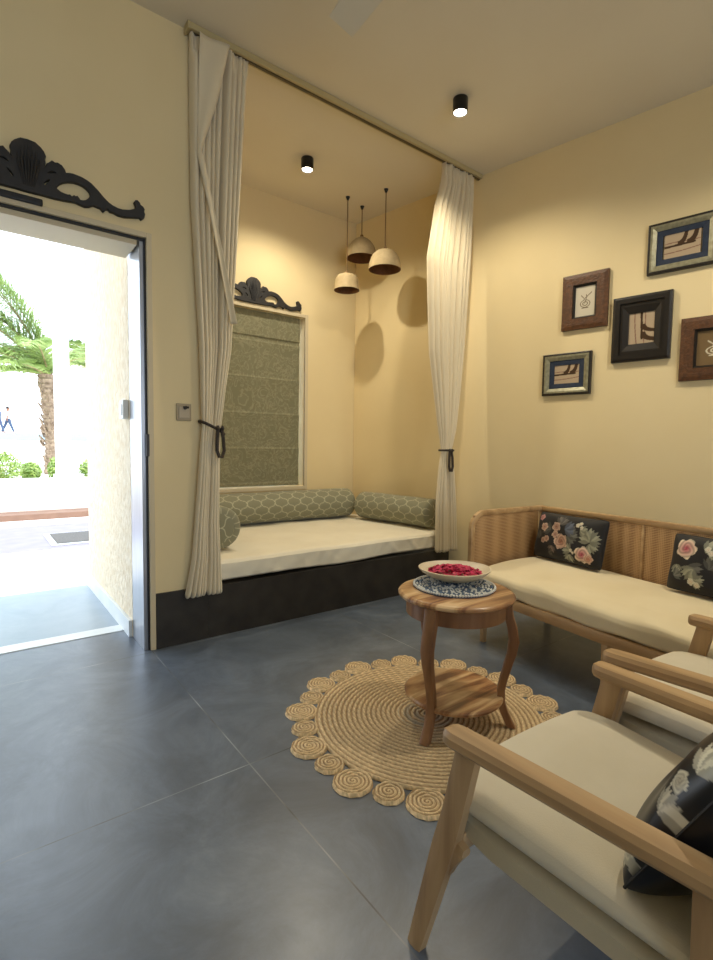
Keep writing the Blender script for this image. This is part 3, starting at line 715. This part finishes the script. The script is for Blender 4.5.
def pillow(name, label, w, h, th, loc, rot, fn, material, group, plain=None, n=150, parent=None):
    t = thing(name, label, 'cushion', loc, 0, group); t.rotation_euler = rot
    na, nb = n, int(n*h/w)
    u = np.linspace(-1,1,na); v = np.linspace(-1,1,nb)
    V, U = np.meshgrid(v,u,indexing='ij')
    prof = (np.clip(1-np.abs(U)**3.2,0,1)*np.clip(1-np.abs(V)**3.2,0,1))**.5
    pin = 1-.05*(1-np.abs(V)**2)*np.abs(U)**4; pinv = 1-.06*(1-np.abs(U)**2)*np.abs(V)**4
    wr_ = .004*np.sin(U*9+V*5)*prof
    rc = 1-.055*(np.abs(U)*np.abs(V))**5
    X = U*w/2*pin*rc; Z = V*h/2*pinv*rc
    for sg, nm in ((1,'front_cover'),(-1,'back_cover')):
        Yy = -sg*(th/2*prof + wr_)
        P = np.stack([X,Yy,Z],-1); 
        if sg < 0: P = P[:, ::-1]
        grid(nm, P, material, t, (fn((U+1)/2,(V+1)/2) if (sg>0 or plain is None) else np.ones(U.shape+(3,))*np.array(lin(plain))))
    b = MB(); N_ = 40
    pts = []
    for k in range(4*N_):
        s_, f_ = divmod(k, N_); f_ = f_/N_*2-1
        uu, vv = [(f_,-1),(1,f_),(-f_,1),(-1,-f_)][s_]
        pts.append((uu*w/2*(1-.05*(1-vv*vv)*abs(uu)**4), 0, vv*h/2*(1-.06*(1-uu*uu)*abs(vv)**4)))
    pts = [(a*(1-.055*(abs(2*a/w)*abs(2*c/h))**5), e, c*(1-.055*(abs(2*a/w)*abs(2*c/h))**5)) for a,e,c in pts]
    b.tube(pts+[pts[0]], .003, 6, False); b.build('piping', M['black'], t, True)
    return t
PKN = (216,184,160); PK2 = (150,102,88); CR = (232,214,186); RD = (180,50,84); GR = (150,150,130); WH=(226,224,206)
roses1 = [(.47,.42,.150,PKN,(150,92,70)),(.37,.70,.10,PKN,PK2),(.37,.54,.07,PKN,PK2),(.19,.66,.085,PKN,PK2),(.26,.42,.065,PKN,PK2),(.20,.38,.06,PKN,PK2),(.10,.86,.07,(206,150,150),PK2),
          (.78,.24,.155,CR,RD),(.86,.18,.09,PKN,(190,120,90)),(.66,.80,.045,WH,CR),(.70,.84,.04,WH,CR),(.72,.76,.04,WH,CR),(.63,.28,.035,WH,CR),(.66,.24,.03,WH,CR)]
sprigs1 = [(.56,.55,.22,.6,(104,104,96)),(.56,.55,.20,-1.2,(92,92,84)),(.82,.52,.26,.9,GR),(.85,.50,.24,2.3,GR),(.85,.48,.2,-1,GR),(.70,.72,.16,-.3,GR),(.62,.25,.18,2.6,GR),(.62,.2,.16,-1.8,GR),(.12,.4,.18,2,(80,78,72)),(.30,.62,.2,3.0,(80,78,72)),(.42,.75,.2,1.3,(96,90,84)),(.5,.68,.22,.2,(90,96,110)),(.36,.3,.14,-1.7,(120,104,92)),(.3,.15,.12,0,(84,78,70))]
def fn1(U,V): return floral(U,V,roses1,sprigs1,1.65)
roses2 = [(.20,.74,.17,CR,RD),(.62,.58,.17,PKN,(160,96,80)),(.42,.78,.05,WH,CR),(.46,.72,.05,WH,CR),(.30,.20,.06,WH,CR),(.36,.16,.05,WH,CR),(.85,.3,.15,PKN,PK2)]
sprigs2 = [(.40,.72,.24,.8,GR),(.44,.70,.22,-.3,GR),(.25,.45,.24,-.6,(100,98,90)),(.32,.42,.24,-2.2,GR),(.32,.25,.18,-.4,GR),(.12,.45,.16,-1.5,GR),(.45,.45,.2,1.2,(92,92,86)),(.1,.25,.16,.6,(110,110,100))]
def fn2(U,V): return floral(U,V,roses2,sprigs2,1.65)

# ------------------------------------------------------------------ sofa
SO = Vector((2.403,2.018,0)); SRX = 1.0
Ld = Vector((-.139,-.990,0)); Bd = Vector((.9976,-.070,0))
LEN, DEP = 1.95, .665
def sp(l, b_, z): p = SO + Ld*l + Bd*b_; return Vector((p.x,p.y,z))
t = thing('sofa', 'long wooden sofa with cane back and sides and a cream seat by the right wall', 'sofa', (0,0,0))
def slab(parent, nm, m, l0,l1,b0,b1,z0,z1,bev=.008, seg=2):
    b = MB(); b.box(0,1,0,1,0,1)
    for v in b.bm.verts: v.co = sp(l0+(l1-l0)*v.co.x, b0+(b1-b0)*v.co.y, z0+(z1-z0)*v.co.z)
    bmesh.ops.recalc_face_normals(b.bm, faces=b.bm.faces)
    if bev: bmesh.ops.bevel(b.bm, geom=b.bm.edges[:], offset=bev, segments=seg, profile=.5, affect='EDGES')
    return b.build(nm, m, parent, True)
T = .035
def side_frame(l0):
    # rounded front corner frame path in (b,z)
    pts = []
    for z in np.linspace(.25,.66,6): pts.append((0.0,z))
    for a in np.linspace(0,PI/2,7)[1:]: pts.append((.10-.10*math.cos(a), .665+.10*math.sin(a)))
    for bb in np.linspace(.2,DEP,6): pts.append((bb,.765))
    b = MB(); secs = []
    for i,(bb,z) in enumerate(pts):
        p0 = pts[max(i-1,0)]; p1 = pts[min(i+1,len(pts)-1)]
        d = Vector((p1[0]-p0[0], p1[1]-p0[1])).normalized(); n = Vector((-d.y, d.x))
        nb = Bd*n.x + Vector((0,0,n.y)); secs.append((sp(l0+T/2, bb+.016 if bb<.1 else bb, z-.012 if z>.7 else z), -Ld*(T/2), nb*.016))
    b.bar(secs); b.build('side_frame', M['sofa_wood'], t, True)
    slab(t,'cane_side', M['cane'], l0+.010, l0+T-.010, .028, DEP-.02, .26, .742, .002)
side_frame(0); side_frame(LEN-T)
slab(t,'back_rail', M['sofa_wood'], T*.2, LEN-T*.2, DEP-.002, DEP+.036, .735, .768, .008)
slab(t,'cane_back', M['cane'], .01, LEN-.01, DEP+.006, DEP+.026, .26, .74, .002)
for l in (.01, LEN*.37, LEN*.68, LEN-.03): slab(t,'back_stile', M['sofa_wood'], l, l+.016, DEP-.001, DEP+.032, .25, .74, .004)
slab(t,'front_rail', M['sofa_wood'], 0, LEN, -.004, .036, .262, .318, .006)
slab(t,'seat_deck', M['sofa_wood'], .04, LEN-.04, .036, DEP, .285, .312, .004)
for l in (.14, .93, LEN-.13):
    for bb in (.02, DEP-.03):
        b = MB(); b.bar([(sp(l,bb,.265), Ld*.020, Bd*.020),(sp(l,bb,0), Ld*.016, Bd*.016)]); b.build('leg', M['oakz'], t, True)
# seat cushion
def sofa_seat():
    nl, nb = 170, 70
    l = np.linspace(0,1,nl); s = np.linspace(0,1,nb)
    S, Lx = np.meshgrid(s,l,indexing='ij')
    # profile from front bottom over the top to the back
    fl = .045+(LEN-.09)*Lx
    z0, z1 = .320, .425
    path_b = np.interp(s,[0,.04,.14,.2,.24,.3,.9,.96,1],[.015,.000,-.006,.000,.012,.045,DEP-.03,DEP-.012,DEP-.010])
    path_z = np.interp(s,[0,.04,.14,.2,.24,.3,.9,.96,1],[z0,z0+.012,z1-.04,z1-.018,z1-.008,z1,z1+.012,z1-.02,z0])
    end = np.clip(np.minimum(Lx,1-Lx)*LEN/.05,0,1); round_ = np.sqrt(1-(1-end)**2)
    B_ = path_b[:,None]+.004*np.sin(Lx*23+S*9)*(S<.25)
    Z = path_z[:,None]*1.0+(.012*np.sin(PI*np.clip((S-.2)/.75,0,1))*1.2+.003*np.sin(Lx*40+S*13)*(S<.4)+.003*np.sin(Lx*13-S*8)) 
    Z = z0+(Z-z0)*(.55+.45*round_)
    px = SO.x+Ld.x*fl+Bd.x*B_; py = SO.y+Ld.y*fl+Bd.y*B_
    return np.stack([px,py,Z],-1)
grid('seat_cushion', sofa_seat(), M['sofa_cover'], t)
angS = math.atan2(Ld.y, Ld.x)
def sofa_pillow(label, l, w, h, tilt, fn, roll=0, inn=.0, grp='floral cushions'):
    base = sp(l, DEP-.095-inn, .452+h/2*math.cos(tilt))
    # local x along the sofa to the right in view, local -y faces the seat front
    Mr = Matrix.Rotation(angS,4,'Z') @ Matrix.Rotation(-tilt,4,'X') @ Matrix.Rotation(roll,4,'Y')
    return pillow('cushion', label, w, h, .12, base, Mr.to_euler(), fn, M['print_fab'], grp)
sofa_pillow('black rose-print cushion in the left corner of the cane sofa', .325, .50, .30, .22, fn1)
sofa_pillow('black rose-print cushion at the right edge of the photo on the cane sofa', 1.16, .46, .29, .22, fn2)

# ------------------------------------------------------------------ rug
t = thing('jute_rug', 'round braided jute rug with a scalloped edge under the wooden table', 'rug', (1.525,1.468,0))
def disc(R0, nr, ring, nseg=220, seed=0, tone=1.0, plait=True, c_dark=(160,128,90), c_light=(238,212,168)):
    r = np.linspace(0.0001,R0,nr); th = np.linspace(0,2*PI,nseg,endpoint=False)
    TH, R_ = np.meshgrid(th,r,indexing='xy')[0], np.meshgrid(th,r,indexing='xy')[1]
    w = np.abs(np.sin(PI*(R_/ring + TH/(2*PI))))
    z = .006+.008*np.sqrt(np.clip(w,0,1)); z = np.where(R_>R0-.003, .001, z)
    k = rng.uniform(.68,1.15,R_.shape)
    rid = np.floor(R_/ring+TH/(2*PI)); pl = .85+.15*np.sin(TH*R_/.006 + rid*1.7)
    c = np.array(lin(c_dark))*(1-w[...,None]) + np.array(lin(c_light))*w[...,None]
    c = c*(k*pl)[...,None]*tone
    z = z+.0015*np.sin(TH*R_/.006+rid*1.7)
    return np.stack([R_*np.cos(TH), R_*np.sin(TH), z],-1), c
P, c = disc(.485, 150, .021, 360)
Rr = np.sqrt(P[...,0]**2+P[...,1]**2); ctr = (Rr<.13)[...,None]
c = np.where(ctr & ((np.floor(Rr/.021)%2)==0)[...,None], c*np.array([.75,.85,1.05]), c)
grid('rug_centre', P, M['rug'], t, c, wrapu=True)
NS = 26
for k in range(NS):
    a = 2*PI*k/NS+.05; big = k%2 == 0
    rs = .070 if big else .055; rc = .476+rs*.97
    P, c = disc(rs, 40, .0135, 90, tone=1.06 if big else .98)
    o = grid('scallop', P, M['rug'], t, c, wrapu=True); o.location = (rc*math.cos(a), rc*math.sin(a), 0)

# ------------------------------------------------------------------ round table
TC = (1.582,1.382)
t = thing('side_table', 'round two-tier wooden table with three curved legs standing on the jute rug', 'table', (TC[0],TC[1],.0165))
b = MB(); b.lathe([(.02,.521),(.222,.521),(.232,.524),(.238,.531),(.238,.538),(.232,.545),(.225,.547),(.02,.547)],72); b.build('tabletop', M['table'], t, True)
b = MB(); b.loft([[(rr*math.cos(2*PI*j/72), rr*math.sin(2*PI*j/72), z) for j in range(72)] for rr,z in [(.186,.455),(.204,.455),(.204,.5205),(.186,.5205)]], False, True); b.build('apron', M['table_leg'], t, True)
b = MB(); b.lathe([(.02,.106),(.196,.106),(.203,.112),(.203,.120),(.196,.126),(.02,.126)],72); b.build('shelf', M['table'], t, True)
legdirs = [math.atan2(1.325-TC[1],1.345-TC[0]), math.atan2(1.215-TC[1],1.69-TC[0])]
legdirs = [math.radians(196), math.radians(308), math.radians(75)]
for a in legdirs:
    rad = Vector((math.cos(a),math.sin(a),0)); tan = Vector((-math.sin(a),math.cos(a),0)); secs = []
    for z, rr, hr, ht in [(.5205,.207,.017,.024),(.46,.214,.018,.024),(.41,.228,.020,.023),(.36,.236,.021,.021),(.31,.230,.019,.019),(.25,.214,.017,.017),(.19,.199,.016,.016),(.15,.192,.016,.016),(.10,.194,.016,.017),(.06,.207,.016,.017),(.02,.226,.017,.018),(.0,.236,.018,.018)]:
        secs.append((rad*rr+Vector((0,0,z)), rad*hr, tan*ht))
    b = MB(); rings = []
    for c_, A_, B_ in secs:
        rings.append([c_+A_*x_+B_*y_ for x_,y_ in ((1,.75),(.8,1),(-.8,1),(-1,.75),(-1,-.75),(-.8,-1),(.8,-1),(1,-.75))])
    b.loft(rings); b.build('leg', M['table_leg'], t, True, 40)
# beaded placemat
t = thing('placemat', 'round blue grey and pearl beaded placemat on the wooden table', 'placemat', (1.612,1.42,.5637))
b = MB(); b.lathe([(.01,0),(.168,0),(.170,.003),(.168,.005),(.01,.005)],64); b.build('backing', M['bead_b'], t, True)
for nm, mm, sel in (('pearl_beads', M['bead_w'], 0), ('blue_beads', M['bead_b'], 1)):
    b = MB(); r_ = random.Random(4)
    for i in range(13):
        rr = .168-i*.0125; n = int(2*PI*rr/.0115)
        for k in range(max(n,1)):
            pick = 0 if i == 0 else (1 if r_.random() < .5 else 0)
            if pick != sel: continue
            a = 2*PI*k/n; tt = bmesh.new(); bmesh.ops.create_icosphere(tt, subdivisions=1, radius=.0062, matrix=Matrix.Translation((rr*math.cos(a), rr*math.sin(a), .0085)))
            b.add(tt)
    o = b.build(nm, mm, t, True, None); o['kind'] = 'stuff'
# bowl (slightly irregular) and petals
t = thing('bowl', 'shallow pale stone bowl on the beaded placemat', 'bowl', (1.652,1.452,.580))
prof = [(.01,.0),(.055,.0),(.07,.003),(.11,.018),(.138,.036),(.150,.048),(.152,.053),(.146,.054),(.139,.047),(.110,.030),(.07,.016),(.01,.012)]
b = MB()
def wob(a): return 1+.035*math.cos(2*a+.8)+.015*math.cos(3*a)
b.loft([[(rr*wob(2*PI*j/72)*math.cos(2*PI*j/72), rr*wob(2*PI*j/72)*math.sin(2*PI*j/72), z) for j in range(72)] for rr,z in prof]); b.build('bowl_shell', M['bowl'], t, True, 50)
b = MB(); r_ = random.Random(9)
for k in range(620):
    rr = .112*math.sqrt(r_.random()); a = r_.uniform(0,2*PI); z = .030+.020*(1-(rr/.112)**2)+r_.uniform(-.006,.010)
    p = Vector((rr*math.cos(a), rr*math.sin(a), z)); Rm = Matrix.Rotation(r_.uniform(0,6.28),3,'Z') @ Matrix.Rotation(r_.uniform(-.7,.7),3,'X')
    s_ = r_.uniform(.006,.011)
    ring = [(1,0,.25),(.7,.7,.12),(0,1,.3),(-.7,.7,.12),(-1,0,.25),(-.6,-.7,0),(.6,-.7,0)]
    c_ = b.bm.verts.new(p); vs = [b.bm.verts.new(p+Rm @ (Vector(q)*s_)) for q in ring]
    for i in range(len(vs)): b.bm.faces.new((c_, vs[i], vs[(i+1)%len(vs)]))
o = b.build('rose_petals', M['petal'], None, True, None); o.location = (1.652,1.452,.580)
tag(o, 'heap of deep pink rose petals filling the stone bowl', 'petals', None, 'stuff')

# ------------------------------------------------------------------ armchairs
def armchair(label, loc, phi):
    t = thing('armchair', label, 'armchair', loc, phi, 'wooden armchairs with beige seats')
    for sg in (-1,1):
        X0, X1 = .293*sg, .256*sg            # arms draw in slightly towards the back
        # armrest: rounded front end, level
        b = MB(); secs = []
        n_ = Vector((1,0,0))
        stations = [(0,.018),(-.006,.024),(-.016,.0285),(-.03,.031),(-.2,.0305),(-.4,.029),(-.52,.027),(-.60,.025)]
        for y, hw in stations:
            f_ = -y/.60; x_ = X0+(X1-X0)*f_; z = .534+.012*f_
            hh = .0145 if y > -.004 else .0172
            secs.append((Vector((x_,y,z)), Vector((hw,0,0)), Vector((0,0,hh))))
        b.bar(secs); arm = b.build('armrest', M['oak'], t, True, 28)
        b = MB(); b.bar([(Vector((X0*.985,-.055,.517)), Vector((.015,0,0)), Vector((0,.027,0))),
                         (Vector((X0*.985,-.02,.36)), Vector((.016,0,0)), Vector((0,.027,0))),
                         (Vector((X0*.985,.005,.27)), Vector((.016,0,0)), Vector((0,.029,0))),
                         (Vector((X0*1.06,.066,0)), Vector((.014,0,0)), Vector((0,.020,0)))])
        b.build('leg', M['oakz'], t, True, 28)
        b = MB(); b.bar([(Vector((X1*1.03,-.49,.526)), Vector((.015,0,0)), Vector((0,.024,0))),
                         (Vector((X1*1.04,-.50,.30)), Vector((.016,0,0)), Vector((0,.028,0))),
                         (Vector((X1*1.05,-.58,0)), Vector((.014,0,0)), Vector((0,.019,0)))])
        b.build('leg', M['oakz'], t, True, 28)
        # side rail with a curved bracket at the front leg
        b = MB(); rings = []
        for y, zc, hh in [(-.010,.262,.050),(-.020,.270,.036),(-.034,.279,.022),(-.050,.287,.008)]:
            x_ = (X0*.985 + (X1*1.03-X0*.985)*(-y/.47))*.985
            rings.append((Vector((x_,y,zc)), Vector((.012,0,0)), Vector((0,0,hh))))
        b.bar(rings); b.build('side_rail', M['oakz'], t, True, 28)
    b = MB(); b.box(-.275,.275,-.035,-.012,.275,.315,.004); b.build('front_rail', M['oakz'], t, True)
    b = MB(); b.box(-.25,.25,-.50,-.478,.275,.325,.004); b.build('rear_rail', M['oakz'], t, True)
    # seat: thick upholstered pad, crowned
    nu, nv = 60, 64; S, U = np.meshgrid(np.linspace(0,1,nv), np.linspace(-1,1,nu), indexing='ij')
    pth = [(0,-.46,.352),(.06,-.2,.362),(.12,.0,.368),(.145,.022,.369),(.17,.034,.374),(.21,.041,.385),(.25,.040,.398),(.285,.028,.410),(.32,.0,.417),(.42,-.08,.424),(.62,-.24,.416),(.86,-.44,.398),(.95,-.49,.385),(1,-.495,.37)]
    ys = np.interp(S,[p[0] for p in pth],[p[1] for p in pth]); zs = np.interp(S,[p[0] for p in pth],[p[2] for p in pth])
    prof = np.clip((1-np.abs(U))/.10,0,1); rd = np.sqrt(1-(1-prof)**2)
    zmid = .381; hw = .278-.035*(-ys/.5).clip(0,1)
    corner = np.clip((ys+.03)/.075,0,1)**2*.034
    Xs = U*(hw-corner); crown = .014*(1-U**2)*(zs>zmid)
    Zs = zmid+(zs-zmid)*(.62+.38*rd)+crown
    seat = grid('seat', np.stack([Xs,ys,Zs],-1), M['upholstery'], t)
    for sg in (-1,1):                      # closed side panels of the pad
        a = np.stack([Xs,ys,Zs],-1)[:, 0 if sg<0 else -1]; top = a[nv//2:][::-1]; bot = a[:nv//2]
        m_ = min(len(top),len(bot)); y_ = np.linspace(.03,-.485,40)
        half = a; iz = np.argsort(-a[:,1][:1])
        up = [(p[1],p[2]) for p in a if p[2] > .381]; dn = [(p[1],p[2]) for p in a if p[2] <= .381]
        up.sort(); dn.sort()
        zu = np.interp(y_,[p[0] for p in up],[p[1] for p in up]); zd = np.interp(y_,[p[0] for p in dn],[p[1] for p in dn])
        xw = np.interp(y_[::-1], np.sort(a[:,1]), np.abs(a[np.argsort(a[:,1]),0]))[::-1]
        rows = []
        for k in np.linspace(0,1,9):
            bul = .006*math.sin(PI*k)
            rows.append(np.stack([sg*(xw-.0005+bul*np.ones_like(y_)), y_, zd+(zu-zd)*k],-1))
        grid('side_panel', np.stack(rows), M['upholstery'], t)
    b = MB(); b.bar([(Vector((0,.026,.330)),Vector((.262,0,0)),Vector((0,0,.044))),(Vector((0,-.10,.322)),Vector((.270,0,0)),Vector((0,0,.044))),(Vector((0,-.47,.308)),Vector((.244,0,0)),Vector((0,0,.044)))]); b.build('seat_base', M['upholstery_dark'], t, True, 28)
    # backrest
    b = MB(); Mx = Matrix.Translation((0,-.475,.40)) @ Matrix.Rotation(math.radians(17),4,'X')
    b.box(-.245,.245,-.075,-.005,.0,.44,.03,4,Mx); b.build('backrest', M['upholstery'], t, True, None)
    for sg in (-1,1):
        b = MB(); Mx2 = Mx; b.box(.2455*sg-.012*(sg<0),.2455*sg+.012*(sg>0),-.070,-.030,-.10,.43,.005,2,Mx2); b.build('back_post', M['oakz'], t, True)
    return t
armchair('wooden armchair nearest the camera with a beige seat and a dark cushion on it', (1.100,.704,0), math.radians(-2))
armchair('wooden armchair with a beige seat between the nearest armchair and the sofa', (1.803,.712,0), math.radians(-2))

def fn3(U,V):
    U = 1-U
    r3 = [(.07,.60,.055,WH,(190,180,160)),(.06,.16,.06,WH,(190,180,160)),(.10,.93,.05,WH,CR)]
    s3 = [(.05,.70,.16,1.2,WH),(.04,.42,.13,1.6,(200,196,180)),(.05,.22,.14,-1.2,WH),(.14,.93,.16,.1,WH),(.24,.95,.14,-.1,WH),(.05,.08,.13,1.3,WH)]
    return floral(U,V,r3,s3,1.5,(24,26,32))
pillow('cushion','shiny black cushion with white blossoms on the seat of the nearest armchair', .43, .37, .15, (1.062,.262,.556), (math.radians(-28),math.radians(-4),math.radians(176)), fn3, M['satin'], 'floral cushions', (24,26,32))

# ------------------------------------------------------------------ light
w = bpy.data.worlds.new('sky'); SC.world = w; w.use_nodes = True
bg = w.node_tree.nodes['Background']; bg.inputs['Color'].default_value = (.77,.88,1,1); bg.inputs['Strength'].default_value = 3.3
def light(name, kind, loc, energy, color=(1,1,1), rot=(0,0,0), **kw):
    l = bpy.data.lights.new(name, kind); l.energy = energy; l.color = color
    for k,v in kw.items(): setattr(l,k,v)
    o = bpy.data.objects.new(name,l); C.objects.link(o); o.location = loc; o.rotation_euler = rot; return o
sd = Vector((.15,-.42,.9)).normalized()
s = light('sun','SUN',(0,0,10),2.2,(1,.95,.88), angle=math.radians(.6)); s.rotation_euler = sd.to_track_quat('Z','Y').to_euler()
warm = (1,.90,.70)
light('alcove_spot','SPOT',(2.15,3.51,ZC-.095),66,warm, spot_size=math.radians(150), spot_blend=.6, shadow_soft_size=.03)
light('room_spot','SPOT',(2.56,2.315,ZC-.095),72,warm, spot_size=math.radians(150), spot_blend=.6, shadow_soft_size=.03)
light('chair_spot','SPOT',(2.62,.45,ZC-.095),92,warm, spot_size=math.radians(150), spot_blend=.6, shadow_soft_size=.03)
# daylight portals in the openings
p = light('door_portal','AREA',((DX0+DX1)/2,3.10,DZ/2),1, shape='RECTANGLE', size=DX1-DX0, size_y=DZ, rot=(math.radians(-90),0,0)); p.data.cycles.is_portal = True
p = light('window_portal','AREA',(.3,YF-.06,1.55),1, shape='RECTANGLE', size=3.8, size_y=2.1, rot=(math.radians(90),0,0)); p.data.cycles.is_portal = True

# ------------------------------------------------------------------ camera
F_ = 505.; A_ = math.radians(52.65); P_ = math.atan(33.5/F_); R_ = math.radians(.86)
fw = Vector((math.cos(A_),math.sin(A_),0)); rt = Vector((math.sin(A_),-math.cos(A_),0)); up = Vector((0,0,1))
f = fw*math.cos(P_)-up*math.sin(P_); u_ = up*math.cos(P_)+fw*math.sin(P_)
r = rt*math.cos(R_)+u_*math.sin(R_); u_ = u_*math.cos(R_)-rt*math.sin(R_)
cam = bpy.data.cameras.new('camera'); co = bpy.data.objects.new('camera',cam); C.objects.link(co)
mw = Matrix((r,u_,-f)).transposed().to_4x4(); mw.translation = Vector((0,0,1.15)); co.matrix_world = mw
cam.sensor_fit = 'HORIZONTAL'; cam.sensor_width = 36; cam.lens = F_/713*36; cam.clip_start = .05; cam.clip_end = 200
SC.camera = co
SC.view_settings.view_transform = 'Standard'; SC.view_settings.look = 'None'; SC.view_settings.gamma = 1
SC.view_settings.use_curve_mapping = False; SC.view_settings.exposure = .08
SC.cycles.use_denoising = True; SC.cycles.max_bounces = 10; SC.cycles.diffuse_bounces = 6
